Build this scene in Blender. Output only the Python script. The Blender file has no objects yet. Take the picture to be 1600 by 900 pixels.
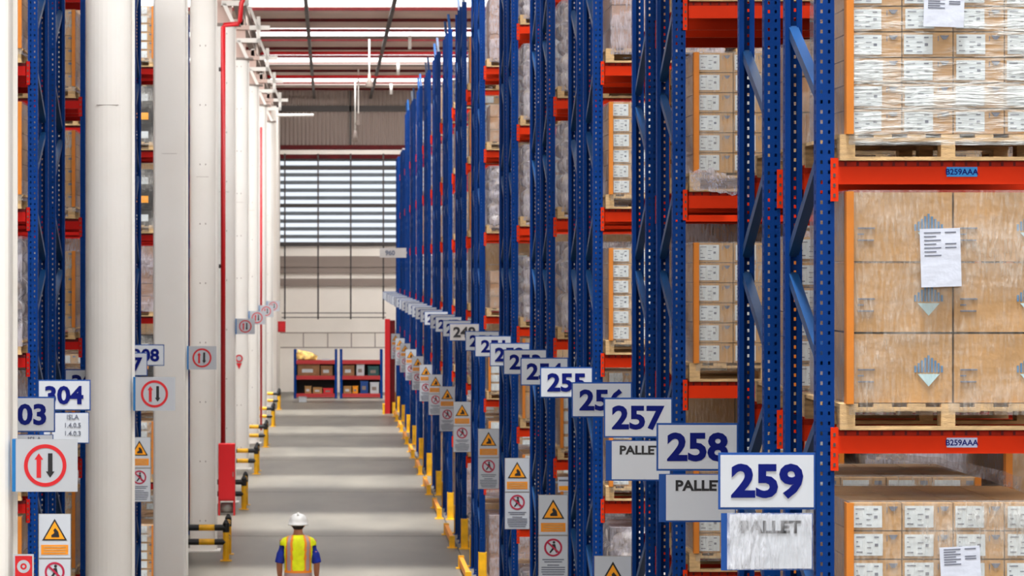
import bpy, math, random
from mathutils import Vector, Matrix, noise
C = bpy.context.scene.collection
S = bpy.context.scene
PI = math.pi
CAMZ = 5.16
U = 15.0          # metres of depth per unit of "r"; one metre shows 314/r pixels

# ------------------------------------------------------------------ camera, sky, sun, exposure
cd = bpy.data.cameras.new('camera'); cam = bpy.data.objects.new('camera', cd); C.objects.link(cam)
cam.location = (0, 0, CAMZ); cam.rotation_euler = (PI/2, 0, 0)
cd.sensor_width = 36; cd.lens = 36*4710/1600
cd.shift_x = (800-514)/1600; cd.shift_y = -(450-415)/1600
cd.clip_end = 400; cd.clip_start = .5
cd.dof.use_dof = True; cd.dof.focus_distance = 18; cd.dof.aperture_fstop = 9
S.camera = cam
S.view_settings.view_transform = 'Standard'; S.view_settings.look = 'None'
S.view_settings.gamma = 1; S.view_settings.use_curve_mapping = False
S.view_settings.exposure = 0.0
w = bpy.data.worlds.new('world'); S.world = w; w.use_nodes = True
bg = w.node_tree.nodes['Background']; bg.inputs[0].default_value = (.93, .96, 1, 1); bg.inputs[1].default_value = 1.25
sd = bpy.data.lights.new('sun', 'SUN'); sd.energy = 19.0; sd.angle = math.radians(6); sd.color = (1, .97, .92)
sun = bpy.data.objects.new('sun', sd); C.objects.link(sun)
sun.rotation_euler = Vector((0.05, 0.16, -1)).to_track_quat('-Z', 'Y').to_euler()
sun.location = (0, 40, 30)
SKY_Y = [(3.165+.755*k)*U for k in range(-7, 7)]        # daylight strips across the roof, one per column bay
for k, sy in enumerate(SKY_Y):  # added fill lamps under the strips, tilted to brighten camera-facing sides
    ad = bpy.data.lights.new('roof_fill', 'AREA'); ad.shape = 'RECTANGLE'; ad.size = 28; ad.size_y = 2.0; ad.energy = 860; ad.color = (1, .98, .95)
    ao = bpy.data.objects.new('roof_fill', ad); C.objects.link(ao); ao.location = (0, sy, 11.9)
    ao.rotation_euler = Vector((0, .5, -.87)).to_track_quat('-Z', 'Y').to_euler()

# ------------------------------------------------------------------ materials
def lin(c):
    return tuple(((v/255/12.92) if v/255 <= .04045 else ((v/255+.055)/1.055)**2.4) for v in c) + (1,)
def mat(name, col, rough=.6, metal=0, var=0, vscale=3, bump=0, bscale=40, col2=None, spec=.5, stretch=None):
    m = bpy.data.materials.new(name); m.use_nodes = True
    nt = m.node_tree; b = nt.nodes['Principled BSDF']
    b.inputs['Base Color'].default_value = lin(col); b.inputs['Roughness'].default_value = rough
    b.inputs['Metallic'].default_value = metal; b.inputs['Specular IOR Level'].default_value = spec
    if var or bump:
        tc = nt.nodes.new('ShaderNodeTexCoord'); src = tc.outputs['Object']
        if stretch:
            mp = nt.nodes.new('ShaderNodeMapping'); mp.inputs['Scale'].default_value = stretch
            nt.links.new(src, mp.inputs[0]); src = mp.outputs[0]
    if var:
        n = nt.nodes.new('ShaderNodeTexNoise'); n.inputs['Scale'].default_value = vscale; n.inputs['Detail'].default_value = 5
        nt.links.new(src, n.inputs['Vector'])
        r = nt.nodes.new('ShaderNodeValToRGB')
        r.color_ramp.elements[0].position = .32; r.color_ramp.elements[1].position = .68
        c2 = col2 or tuple(v*(1-var) for v in col)
        r.color_ramp.elements[0].color = lin(c2); r.color_ramp.elements[1].color = lin(col)
        nt.links.new(n.outputs['Fac'], r.inputs[0]); nt.links.new(r.outputs[0], b.inputs['Base Color'])
    if bump:
        n = nt.nodes.new('ShaderNodeTexNoise'); n.inputs['Scale'].default_value = bscale; n.inputs['Detail'].default_value = 3
        nt.links.new(src, n.inputs['Vector'])
        bp = nt.nodes.new('ShaderNodeBump'); bp.inputs['Strength'].default_value = bump; bp.inputs['Distance'].default_value = .02
        nt.links.new(n.outputs['Fac'], bp.inputs['Height']); nt.links.new(bp.outputs[0], b.inputs['Normal'])
    return m
M = {}
M['blue'] = mat('rack_blue', (0, 50, 118), .5, .0, .12, 1.5, spec=.1)
M['brace'] = mat('brace_grey_blue', (12, 62, 112), .4, .0, .2, 2, spec=.3)
M['orange'] = mat('beam_orange', (208, 46, 4), .55, 0, .12, 2, spec=.12)
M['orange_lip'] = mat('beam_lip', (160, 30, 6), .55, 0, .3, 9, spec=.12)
M['red'] = mat('paint_red', (190, 12, 22), .4)
M['dred'] = mat('steel_dark_red', (92, 20, 22), .6, 0, .2, spec=.15)
M['shelfred'] = mat('shelf_red', (150, 26, 28), .6)
M['beamred'] = mat('beam_crimson', (170, 18, 12), .55, 0, .15, 2, spec=.12)
M['tan'] = mat('sack_tan', (214, 168, 84), .7, 0, .5, 7)
M['white'] = mat('column_white', (248, 246, 242), .5, 0, .06, .6, col2=(240, 236, 229))
M['signwhite'] = mat('sign_white', (190, 195, 202), .35)
M['signgrey'] = mat('sign_grey', (170, 166, 164), .5)
M['signblue'] = mat('sign_frame_blue', (0, 66, 140), .4)
M['cyan'] = mat('sign_bracket_blue', (20, 120, 190), .4)
M['navy'] = mat('digits_navy', (0, 16, 100), .5, spec=.15)
M['black'] = mat('ink_black', (24, 24, 28), .5)
M['ink'] = mat('ink_grey', (95, 100, 115), .6)
M['sred'] = mat('sign_red', (214, 24, 34), .45)
M['dcirc'] = mat('prohibition_red', (170, 22, 60), .45)
M['amber'] = mat('sign_amber', (244, 158, 10), .5)
M['amberbar'] = mat('sign_amber_bar', (226, 138, 20), .5)
M['yellow'] = mat('guard_yellow', (250, 186, 10), .45, 0, .15, 6)
M['guardblack'] = mat('guard_black', (22, 22, 24), .45)
M['wood'] = mat('pallet_wood', (206, 170, 120), .8, 0, .25, 8, .3, 60, stretch=(1, 1, 6))
M['card'] = mat('cardboard', (182, 139, 86), .75, 0, .12, 5, .12, 30)
M['card2'] = mat('cardboard_brown', (160, 116, 78), .8, 0, .15, 5, .12, 30)
M['board'] = mat('corner_board', (200, 116, 22), .7, 0, .1, 6)
M['label'] = mat('carton_label', (194, 202, 205), .5)
M['logo'] = mat('carton_print_blue', (60, 110, 150), .6)
M['logopale'] = mat('carton_print_pale', (170, 200, 205), .6)
M['sheet'] = mat('paper_sheet', (196, 202, 216), .5, 0, .04, 3, .2, 12)
M['glue'] = mat('gap_tape', (60, 42, 28), .8)
M['steel'] = mat('galvanised', (150, 145, 140), .45, .6)
M['grime'] = mat('dark_steel', (62, 56, 54), .6)
M['plate'] = mat('plate_blue', (20, 130, 200), .45)
M['plategrey'] = mat('plate_lavender', (176, 184, 214), .45)
M['skin'] = mat('skin', (196, 130, 100), .6)
M['shirt'] = mat('shirt_blue', (12, 44, 165), .8, 0, .2, 12)
M['trouser'] = mat('trousers', (34, 40, 62), .85, 0, .2, 12)
M['vyel'] = mat('vest_yellow', (246, 252, 0), .7, 0, .08, 12)
M['vor'] = mat('vest_orange', (250, 140, 30), .7)
M['vsil'] = mat('vest_reflective', (176, 150, 150), .35)
M['helmet'] = mat('helmet_white', (244, 244, 242), .3)
M['hair'] = mat('hair', (38, 26, 20), .8)
M['boot'] = mat('boots', (30, 24, 22), .7)
M['ceil'] = mat('roof_sheet', (226, 198, 186), .7, 0, .12, .4)
M['wallw'] = mat('wall_white', (242, 235, 226), .7, 0, .05, .5)
M['girt'] = mat('girt_grey', (140, 126, 118), .6)
M['slat'] = mat('louvre_grey', (96, 104, 112), .5)
M['pastel'] = mat('bin_white', (200, 205, 210), .5)
M['teal'] = mat('bin_teal', (40, 90, 90), .5)

def film_mat(name, lo, hi, tint, sc):
    m = bpy.data.materials.new(name); m.use_nodes = True; nt = m.node_tree; L = nt.links
    b = nt.nodes['Principled BSDF']; out = nt.nodes['Material Output']
    b.inputs['Base Color'].default_value = lin(tint); b.inputs['Roughness'].default_value = .25
    tr = nt.nodes.new('ShaderNodeBsdfTransparent'); mx = nt.nodes.new('ShaderNodeMixShader'); tc = nt.nodes.new('ShaderNodeTexCoord')
    def ns(scale, vec, det, dist):
        mp = nt.nodes.new('ShaderNodeMapping'); mp.inputs['Scale'].default_value = vec
        n = nt.nodes.new('ShaderNodeTexNoise'); n.inputs['Scale'].default_value = scale; n.inputs['Detail'].default_value = det; n.inputs['Distortion'].default_value = dist
        L.new(tc.outputs['Object'], mp.inputs[0]); L.new(mp.outputs[0], n.inputs['Vector']); return n.outputs['Fac']
    haze = ns(1.4, (1, 1, sc), 4, .5); rip = ns(7, (9, 9, 1.3) if sc < 3 else (1.2, 1.2, 9), 4, .4)
    mul = nt.nodes.new('ShaderNodeMath'); mul.operation = 'MULTIPLY_ADD'; mul.inputs[1].default_value = .55
    L.new(rip, mul.inputs[0]); L.new(haze, mul.inputs[2])
    r = nt.nodes.new('ShaderNodeMapRange'); r.inputs[1].default_value = .68; r.inputs[2].default_value = 1.0; r.inputs[3].default_value = lo; r.inputs[4].default_value = hi
    bp = nt.nodes.new('ShaderNodeBump'); bp.inputs['Strength'].default_value = .9; bp.inputs['Distance'].default_value = .04
    L.new(mul.outputs[0], r.inputs[0]); L.new(mul.outputs[0], bp.inputs['Height']); L.new(bp.outputs[0], b.inputs['Normal'])
    L.new(r.outputs[0], mx.inputs[0]); L.new(tr.outputs[0], mx.inputs[1]); L.new(b.outputs[0], mx.inputs[2]); L.new(mx.outputs[0], out.inputs[0])
    return m
M['film'] = film_mat('stretch_film', .06, .42, (214, 212, 206), 2.2)
M['filmband'] = film_mat('stretch_film_banded', .10, .75, (212, 216, 214), 6)
M['filmsleeve'] = film_mat('clear_sleeve', 0, .42, (235, 238, 245), 1.5)
M['filmthick'] = film_mat('stretch_film_thick', .25, .75, (190, 186, 196), 2.2)

def patch_mat(name, cols, scale):      # mixed goods seen as a crumpled patchwork
    m = bpy.data.materials.new(name); m.use_nodes = True; nt = m.node_tree; b = nt.nodes['Principled BSDF']
    b.inputs['Roughness'].default_value = .3
    tc = nt.nodes.new('ShaderNodeTexCoord'); v = nt.nodes.new('ShaderNodeTexVoronoi'); v.inputs['Scale'].default_value = scale
    n = nt.nodes.new('ShaderNodeTexNoise'); n.inputs['Scale'].default_value = 5
    mx = nt.nodes.new('ShaderNodeMixRGB'); mx.inputs[0].default_value = .15
    r = nt.nodes.new('ShaderNodeValToRGB'); r.color_ramp.interpolation = 'CONSTANT'
    while len(r.color_ramp.elements) < len(cols): r.color_ramp.elements.new(.5)
    for i, c in enumerate(cols):
        r.color_ramp.elements[i].position = i/len(cols); r.color_ramp.elements[i].color = lin(c)
    sx = nt.nodes.new('ShaderNodeSeparateXYZ')
    L = nt.links
    L.new(tc.outputs['Object'], mx.inputs[1]); L.new(tc.outputs['Object'], n.inputs['Vector']); L.new(n.outputs['Color'], mx.inputs[2])
    L.new(mx.outputs[0], v.inputs['Vector']); L.new(v.outputs['Color'], sx.inputs[0]); L.new(sx.outputs[0], r.inputs[0])
    L.new(r.outputs[0], b.inputs['Base Color'])
    bp = nt.nodes.new('ShaderNodeBump'); bp.inputs['Strength'].default_value = .8; bp.inputs['Distance'].default_value = .04
    L.new(v.outputs['Distance'], bp.inputs['Height']); L.new(bp.outputs[0], b.inputs['Normal'])
    return m
M['sacks'] = patch_mat('wrapped_sacks', [(190, 176, 160), (214, 208, 204), (150, 120, 90), (120, 112, 112), (226, 220, 214), (96, 84, 76)], 7)

# floor: polished concrete slabs with joints
def floor_mat():
    m = bpy.data.materials.new('concrete_floor'); m.use_nodes = True; nt = m.node_tree; b = nt.nodes['Principled BSDF']
    tc = nt.nodes.new('ShaderNodeTexCoord'); mp = nt.nodes.new('ShaderNodeMapping'); mp.inputs['Scale'].default_value = (1, .35, 1)
    n = nt.nodes.new('ShaderNodeTexNoise'); n.inputs['Scale'].default_value = .8; n.inputs['Detail'].default_value = 8
    r = nt.nodes.new('ShaderNodeValToRGB'); r.color_ramp.elements[0].position = .3; r.color_ramp.elements[1].position = .7
    r.color_ramp.elements[0].color = lin((92, 88, 80)); r.color_ramp.elements[1].color = lin((118, 112, 101))
    L = nt.links
    L.new(tc.outputs['Object'], mp.inputs[0]); L.new(mp.outputs[0], n.inputs['Vector']); L.new(n.outputs['Fac'], r.inputs[0])
    L.new(r.outputs[0], b.inputs['Base Color']); b.inputs['Roughness'].default_value = .42
    return m
M['floor'] = floor_mat()
def corr_mat(name, col):
    m = mat(name, col, .6); nt = m.node_tree; b = nt.nodes['Principled BSDF']
    tc = nt.nodes.new('ShaderNodeTexCoord'); wv = nt.nodes.new('ShaderNodeTexWave'); wv.inputs['Scale'].default_value = 1.9
    wv.bands_direction = 'X'; bp = nt.nodes.new('ShaderNodeBump'); bp.inputs['Distance'].default_value = .08; bp.inputs['Strength'].default_value = 1
    nt.links.new(tc.outputs['Object'], wv.inputs[0]); nt.links.new(wv.outputs['Fac'], bp.inputs['Height']); nt.links.new(bp.outputs[0], b.inputs['Normal'])
    return m
M['corr'] = corr_mat('corrugated_sheet', (158, 142, 134))
def sky_glass():
    m = bpy.data.materials.new('skylight_sheet'); m.use_nodes = True; nt = m.node_tree
    tr = nt.nodes.new('ShaderNodeBsdfTransparent'); tl = nt.nodes.new('ShaderNodeBsdfTranslucent'); mx = nt.nodes.new('ShaderNodeMixShader')
    tr.inputs[0].default_value = (.95, .97, 1, 1); mx.inputs[0].default_value = .3
    nt.links.new(tr.outputs[0], mx.inputs[1]); nt.links.new(tl.outputs[0], mx.inputs[2]); nt.links.new(mx.outputs[0], nt.nodes['Material Output'].inputs[0])
    return m
M['skylight'] = sky_glass()

# ------------------------------------------------------------------ mesh builder
class MB:
    def __init__(s): s.v = []; s.f = []; s.m = []; s.mats = []; s.smooth = False
    def mi(s, m):
        if m not in s.mats: s.mats.append(m)
        return s.mats.index(m)
    def face(s, pts, m):
        i = len(s.v); s.v += [tuple(p) for p in pts]; s.f.append(tuple(range(i, i+len(pts)))); s.m.append(s.mi(m))
    def box(s, x0, x1, y0, y1, z0, z1, m, bev=0):
        i = len(s.v)
        s.v += [(x, y, z) for z in (z0, z1) for y in (y0, y1) for x in (x0, x1)]
        for f in ((0, 2, 3, 1), (4, 5, 7, 6), (0, 1, 5, 4), (2, 6, 7, 3), (0, 4, 6, 2), (1, 3, 7, 5)):
            s.f.append(tuple(i+k for k in f)); s.m.append(s.mi(m))
    def prism(s, poly, y0, y1, m):      # polygon in x,z
        n = len(poly); i = len(s.v); k = s.mi(m)
        s.v += [(x, y0, z) for x, z in poly] + [(x, y1, z) for x, z in poly]
        s.f.append(tuple(range(i, i+n))); s.m.append(k)
        s.f.append(tuple(range(i+2*n-1, i+n-1, -1))); s.m.append(k)
        for a in range(n):
            b = (a+1) % n; s.f.append((i+b, i+a, i+n+a, i+n+b)); s.m.append(k)
    def zprism(s, poly, z0, z1, m):      # polygon in x,y
        n = len(poly); i = len(s.v); k = s.mi(m)
        s.v += [(x, y, z0) for x, y in poly] + [(x, y, z1) for x, y in poly]
        s.f.append(tuple(range(i+n-1, i-1, -1))); s.m.append(k)
        s.f.append(tuple(range(i+n, i+2*n))); s.m.append(k)
        for a in range(n):
            b = (a+1) % n; s.f.append((i+a, i+b, i+n+b, i+n+a)); s.m.append(k)
    def ring(s, cx, cz, r0, r1, y0, y1, m, n=40):
        k = s.mi(m); i = len(s.v)
        for a in range(n):
            t = 2*PI*a/n; c, q = math.cos(t), math.sin(t)
            s.v += [(cx+r0*c, y0, cz+r0*q), (cx+r1*c, y0, cz+r1*q), (cx+r1*c, y1, cz+r1*q), (cx+r0*c, y1, cz+r0*q)]
        for a in range(n):
            p, q = i+4*a, i+4*((a+1) % n)
            for e in range(4):
                g = (e+1) % 4; s.f.append((p+e, p+g, q+g, q+e)); s.m.append(k)
    def tube(s, pts, r, m, n=10, radii=None):
        k = s.mi(m); i = len(s.v); pts = [Vector(p) for p in pts]
        for j, p in enumerate(pts):
            d = (pts[min(j+1, len(pts)-1)] - pts[max(j-1, 0)]).normalized()
            a = d.cross(Vector((0, 0, 1))) if abs(d.z) < .9 else d.cross(Vector((0, 1, 0)))
            a.normalize(); b = d.cross(a); rr = radii[j] if radii else r
            for t in range(n):
                an = 2*PI*t/n; s.v.append(tuple(p + (a*math.cos(an) + b*math.sin(an))*rr))
        for j in range(len(pts)-1):
            for t in range(n):
                u = (t+1) % n
                s.f.append((i+j*n+t, i+j*n+u, i+(j+1)*n+u, i+(j+1)*n+t)); s.m.append(k)
        s.f.append(tuple(i+t for t in reversed(range(n)))); s.m.append(k)
        e = i+(len(pts)-1)*n; s.f.append(tuple(e+t for t in range(n))); s.m.append(k)
    def loft(s, secs, m, n=20):          # secs: (cx,cy,z,rx,ry[,power])
        k = s.mi(m); i = len(s.v)
        for sc in secs:
            cx, cy, z, rx, ry = sc[:5]; pw = sc[5] if len(sc) > 5 else 1
            for t in range(n):
                an = 2*PI*t/n; c, q = math.cos(an), math.sin(an)
                s.v.append((cx+rx*math.copysign(abs(c)**pw, c), cy+ry*math.copysign(abs(q)**pw, q), z))
        for j in range(len(secs)-1):
            for t in range(n):
                u = (t+1) % n
                s.f.append((i+j*n+t, i+j*n+u, i+(j+1)*n+u, i+(j+1)*n+t)); s.m.append(k)
        s.f.append(tuple(i+t for t in reversed(range(n)))); s.m.append(k)
        e = i+(len(secs)-1)*n; s.f.append(tuple(e+t for t in range(n))); s.m.append(k)
    def ball(s, c, r, m, n=14):
        rx, ry, rz = r if isinstance(r, tuple) else (r, r, r)
        secs = []
        for j in range(1, n):
            a = PI*j/n; secs.append((c[0], c[1], c[2]-rz*math.cos(a), rx*math.sin(a), ry*math.sin(a)))
        s.loft(secs, m, 2*n)
    def bar(s, a, b, wx, wy, m):         # rectangular bar between two points in a plane of constant x
        a, b = Vector(a), Vector(b); d = (b-a).normalized(); X = Vector((1, 0, 0))
        if abs(d.dot(X)) > .9: X = Vector((0, 1, 0))
        n = d.cross(X).normalized(); i = len(s.v); k = s.mi(m)
        for p in (a, b):
            for sx, sn in ((-1, -1), (1, -1), (1, 1), (-1, 1)):
                s.v.append(tuple(p + X*sx*wx/2 + n*sn*wy/2))
        for f in ((3, 2, 1, 0), (4, 5, 6, 7), (0, 1, 5, 4), (1, 2, 6, 5), (2, 3, 7, 6), (3, 0, 4, 7)):
            s.f.append(tuple(i+q for q in f)); s.m.append(k)
    def mesh(s, name):
        me = bpy.data.meshes.new(name); me.from_pydata(s.v, [], s.f)
        for m in s.mats: me.materials.append(M[m] if isinstance(m, str) else m)
        me.polygons.foreach_set('material_index', s.m)
        if s.smooth: me.polygons.foreach_set('use_smooth', [True]*len(s.f))
        me.update(); return me

def obj(name, me, parent=None, loc=(0, 0, 0), rz=0):
    if isinstance(me, MB): me = me.mesh(name)
    o = bpy.data.objects.new(name, me); C.objects.link(o); o.location = loc; o.rotation_euler = (0, 0, rz)
    if parent: o.parent = parent
    return o
def tag(o, label, cat, group=None, kind=None):
    o['label'] = label; o['category'] = cat
    if group: o['group'] = group
    if kind: o['kind'] = kind
    return o
def thing(name, label, cat, loc=(0, 0, 0), rz=0, group=None):
    return tag(obj(name, None, None, loc, rz), label, cat, group)
def struct(name, mb, loc=(0, 0, 0), label=None):
    o = obj(name, mb, None, loc); o['kind'] = 'structure'
    if label: o['label'] = label; o['category'] = name.split('_')[0]
    return o
def bevel(o, wd=.004, seg=2):
    b = o.modifiers.new('bevel', 'BEVEL'); b.width = wd; b.segments = seg; b.limit_method = 'ANGLE'; return o
_tc = {}
def text_mesh(t, size, m, off=.0, sx=1.0, ext=.0012):
    k = (t, size, m, off, sx)
    if k in _tc: return _tc[k]
    cu = bpy.data.curves.new('txt', 'FONT'); cu.body = t; cu.size = size; cu.align_x = 'CENTER'; cu.align_y = 'CENTER'
    cu.offset = off; cu.extrude = ext; cu.resolution_u = 3
    o = bpy.data.objects.new('txt', cu); C.objects.link(o); bpy.context.view_layer.update()
    me = bpy.data.meshes.new_from_object(o.evaluated_get(bpy.context.evaluated_depsgraph_get()))
    bpy.data.objects.remove(o); bpy.data.curves.remove(cu)
    me.transform(Matrix.Rotation(PI/2, 4, 'X') @ Matrix.Diagonal((sx, 1, 1, 1)))
    xs = [v.co.x for v in me.vertices]; zs = [v.co.z for v in me.vertices]
    me.transform(Matrix.Translation((-(min(xs)+max(xs))/2, 0, -(min(zs)+max(zs))/2)))
    me.materials.clear(); me.materials.append(M[m]); _tc[k] = me
    return me
ORD = 'first second third fourth fifth sixth seventh eighth ninth tenth eleventh twelfth thirteenth fourteenth fifteenth sixteenth seventeenth eighteenth nineteenth twentieth twenty-first'.split()
def rk(num):
    if num > 300: return f'rack {num} behind the white columns'
    return f'rack {num}' if num >= 249 else f'the {ORD[248-num]} rack beyond sign 249'
def px(x, r): return (x-514)*r/314
def pz(y, r): return CAMZ-(y-415)*r/314

# ------------------------------------------------------------------ setting
ROOFZ = 12.3; WALLR = 8.2; WY = WALLR*U
f = MB(); f.box(-26, 26, -60, WY+.3, -.2, 0, 'floor'); struct('floor', f)
f = MB()
for x in (2.35,):
    f.box(x-.012, x+.012, 0, WY, 0, .002, 'grime')
for i in range(1, 12): f.box(-14, 14, i*11.2+1.5, i*11.2+1.515, 0, .002, 'grime')
struct('trim_1', f)
# roof sheets with daylight strips between them
sk = [v/U for v in SKY_Y]; sw = 2.1
y = -60
f = MB(); g = MB()
for k in sk:
    y0, y1 = k*U-sw, k*U+sw
    if y0 > y: f.box(-26, 26, y, y0, ROOFZ, ROOFZ+.1, 'ceil')
    g.box(-26, 26, max(y0, y), y1, ROOFZ+.04, ROOFZ+.06, 'skylight'); y = y1
f.box(-26, 26, y, WY+.5, ROOFZ, ROOFZ+.1, 'ceil')
struct('ceiling', f); struct('window_2', g)
# far wall, built round the louvred window band
zt, zb = pz(249, WALLR), pz(382, WALLR)
f = MB(); f.box(-26, 26, WY, WY+.2, 0, zb, 'wallw')
f.box(-26, -2.3, WY, WY+.2, zb, zt, 'wallw'); f.box(4.2, 26, WY, WY+.2, zb, zt, 'wallw')
for y in (520, 543): f.box(-2.2, 4, WY-.006, WY, pz(y, WALLR)-.02, pz(y, WALLR)+.02, 'girt')
for x in (474, 512, 549, 586): f.box(px(x, WALLR)-.02, px(x, WALLR)+.02, WY-.006, WY, pz(543, WALLR), pz(520, WALLR), 'girt')
struct('wall_back', f)
f = MB(); f.box(16, 16.2, -60, WY, 0, ROOFZ, 'girt'); struct('wall_right', f)
f = MB(); f.box(-16.2, -16, -60, WY, 0, ROOFZ, 'girt'); struct('wall_left', f)
f = MB(); f.box(-16, 16, -60.2, -60, 0, ROOFZ, 'wallw'); struct('wall_front', f)
f = MB(); f.box(-26, 26, WY-.05, WY+.1, zt, ROOFZ, 'corr'); struct('wall_back_upper', f)
win = MB()
win.box(-2.3, 4.2, WY+.1, WY+.12, zb, zt, 'skylight')
wo = struct('window_1', win)
f = MB(); z = zt; k = 0
while z > zb:
    f.box(-2.3, 4.2, WY-.02, WY+.09, z-.075, z+.075, 'slat'); z -= .315
obj('louvre_slat', f, wo)
f = MB()
for y in (263, 321, 381): f.box(-2.3, 4.2, WY-.16, WY-.03, pz(y, WALLR)-.07, pz(y, WALLR)+.07, 'grime')
obj('window_frame', f, wo)
f = MB()
for y, h in ((404, .10), (413, .14), (422, .12), (441, .15)):
    f.box(-2.25, 4.2, WY-.12, WY-.002, pz(y, WALLR)-h, pz(y, WALLR)+h, 'girt')
struct('trim_2', f)
f = MB()
for y, m, h in ((231, 'dred', .10), (238, 'wallw', .10), (245, 'dred', .09)):
    f.box(px(428, WALLR), 6, WY-.35, WY-.06, pz(y, WALLR)-h, pz(y, WALLR)+h, m)
f.box(px(428, WALLR), px(436, WALLR), WY-.35, WY-.06, pz(245, WALLR), pz(200, WALLR), 'dred')
f.box(-2.3, 6, WY-.15, WY-.05, pz(170, WALLR)-.12, pz(170, WALLR)+.12, 'grime')
f.box(px(546, WALLR), px(549, WALLR), WY-.15, WY-.05, pz(232, WALLR), ROOFZ, 'grime')
struct('trim_3', f)
# slender rod grid in front of the window wall
f = MB()
for x in (445, 497, 548, 599): f.box(px(x, 8.15)-.032, px(x, 8.15)+.032, 8.15*U, 8.15*U+.05, pz(499, 8.15), pz(240, 8.15), 'grime'); f.box(px(x, 8.15)-.022, px(x, 8.15)+.022, 8.15*U, WY-.3, pz(241, 8.15), pz(240, 8.15), 'grime')
for y in (489, 496): f.box(px(440, 8.15), px(603, 8.15), 8.15*U, 8.15*U+.04, pz(y, 8.15)-.018, pz(y, 8.15)+.018, 'grime')
tag(obj('rod_grid', f), 'thin dark steel rod grid hanging before the louvred window wall', 'rods')
# purlins and rafters
f = MB()
y = 4
while y < WY:
    f.box(-26, 26, y-.04, y+.04, ROOFZ-.09, ROOFZ, 'dred'); y += 3.78
struct('trim_4', f)
f = MB()
for x in (-.6, 1.7, 9, 18, -10, -18): f.box(x-.05, x+.05, 0, WY, ROOFZ-.34, ROOFZ-.24, 'grime')
struct('trim_5', f)

def pipe(name, pts, r, m, label, cat, group=None):
    f = MB(); f.smooth = True; f.tube(pts, r, m); return tag(obj(name, f), label, cat, group)
for q, (r, z, lab) in enumerate(((6.47, 12.0, 'red sprinkler main under the roof, with more roof beyond it'),
                   (7.22, 11.95, 'red sprinkler main under the roof, close before the corrugated wall'))):
    pipe('sprinkler_pipe', [(-2.6, r*U, z), (12, r*U, z)], .055, 'red', lab, 'pipe', 'sprinkler mains under the roof')
for q, (r, z, d, lab) in enumerate(((6.03, 12.0, 3.1, 'white conduit under the roof, topmost of the three in view'),
                        (6.85, 12.0, 3.0, 'white conduit under the roof between the two red sprinkler pipes'),
                        (7.62, 12.0, 2.9, 'white conduit under the roof, lowest in view, just before the corrugated wall'))):
    x = px((640, 622, 611)[q], r)
    f = MB(); f.smooth = True; f.tube([(-2.6, r*U, z), (x, r*U, z), (12, r*U, z)], .05, 'girt'); f.tube([(x, r*U-.1, z+.05), (x, r*U-.1, z-.35)], .05, 'white')
    tag(obj('roof_conduit', f), lab, 'pipe', 'white conduits under the roof')
# hanging cables with pendants
for q, (xx, r, yb, lab) in enumerate(((577, 6.3, 120, 'longest thin white cable hanging from the roof, beside the racks'),
                         (560, 7.3, 182, 'thin white cable with a small pendant lamp hanging before the corrugated wall'),
                         (555, 7.6, 208, 'shortest white cable hanging low before the corrugated wall'))):
    t = thing('hanging_pendant', lab, 'pendant', (px(xx, r), r*U, ROOFZ), 0)
    L = ROOFZ-pz(yb, r); f = MB(); f.smooth = True; f.tube([(0, 0, -L), (0, 0, 0)], .025, 'white', 6); obj('cable', f, t)
    f = MB(); f.smooth = True; f.loft([(0, 0, -L-.35, .05, .05), (0, 0, -L-.3, .13, .13), (0, 0, -L-.05, .05, .05), (0, 0, -L+.1, .04, .04)], 'girt', 10); obj('lamp_head', f, t)

# ------------------------------------------------------------------ pallet racks
PH = 9.97; PW = .09; PD = .08; RD = 1.1; BAY = 2.55
LEVELS = [1.67, 3.0, 4.34, 5.68, 7.02, 8.36]
def upright_mesh(H, flip):
    b = MB(); p = .05; n = int(H/p); s = -1 if flip else 1
    yf = 0 if not flip else 0
    def q(a, c, d, e): b.face([a, c, d, e], 'blue')
    xs = [-.045, -.025, -.013, .013, .025, .045]
    for a in (0, 2, 4): q((xs[a], 0, 0), (xs[a+1], 0, 0), (xs[a+1], 0, H), (xs[a], 0, H))
    for a in (1, 3):
        for k in range(n):
            z0 = k*p-.016 if k else 0; q((xs[a], 0, z0), (xs[a+1], 0, z0), (xs[a+1], 0, k*p+.016), (xs[a], 0, k*p+.016))
        q((xs[a], 0, n*p-.016), (xs[a+1], 0, n*p-.016), (xs[a+1], 0, H), (xs[a], 0, H))
    ys = [0, .03, .046, PD]
    for sx in (-.045, .045):
        for a in (0, 2): q((sx, s*ys[a], 0), (sx, s*ys[a+1], 0), (sx, s*ys[a+1], H), (sx, s*ys[a], H))
        for k in range(n):
            z0 = k*p-.016 if k else 0; q((sx, s*ys[1], z0), (sx, s*ys[2], z0), (sx, s*ys[2], k*p+.016), (sx, s*ys[1], k*p+.016))
        q((sx, s*ys[1], n*p-.016), (sx, s*ys[2], n*p-.016), (sx, s*ys[2], H), (sx, s*ys[1], H))
        q((sx, s*PD, 0), (sx*.36, s*PD, 0), (sx*.36, s*PD, H), (sx, s*PD, H))
    b.box(-.045, .045, min(0, s*PD), max(0, s*PD), H, H+.004, 'blue')
    b.box(-.065, .065, min(0, s*.1)-.02, max(0, s*.1)+.02, 0, .012, 'blue')
    return b.mesh('upright')
def brace_pts(H):
    out = []; zr = 5.10
    while zr < H-.6: zr += 1.31
    while zr > .6:
        out.append(((0, RD-.05, zr), (0, .05, zr-.44)))          # falls towards the front
        zf = zr-.44-.24
        if zf > .55: out.append(((0, .05, zf), (0, RD-.05, zf-.5)))
        zr -= 1.31
    return out
UPF, UPR = {}, {}
for H in (PH, 9.0): UPF[H] = upright_mesh(H, False); UPR[H] = upright_mesh(H, True)
brm = {}
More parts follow.
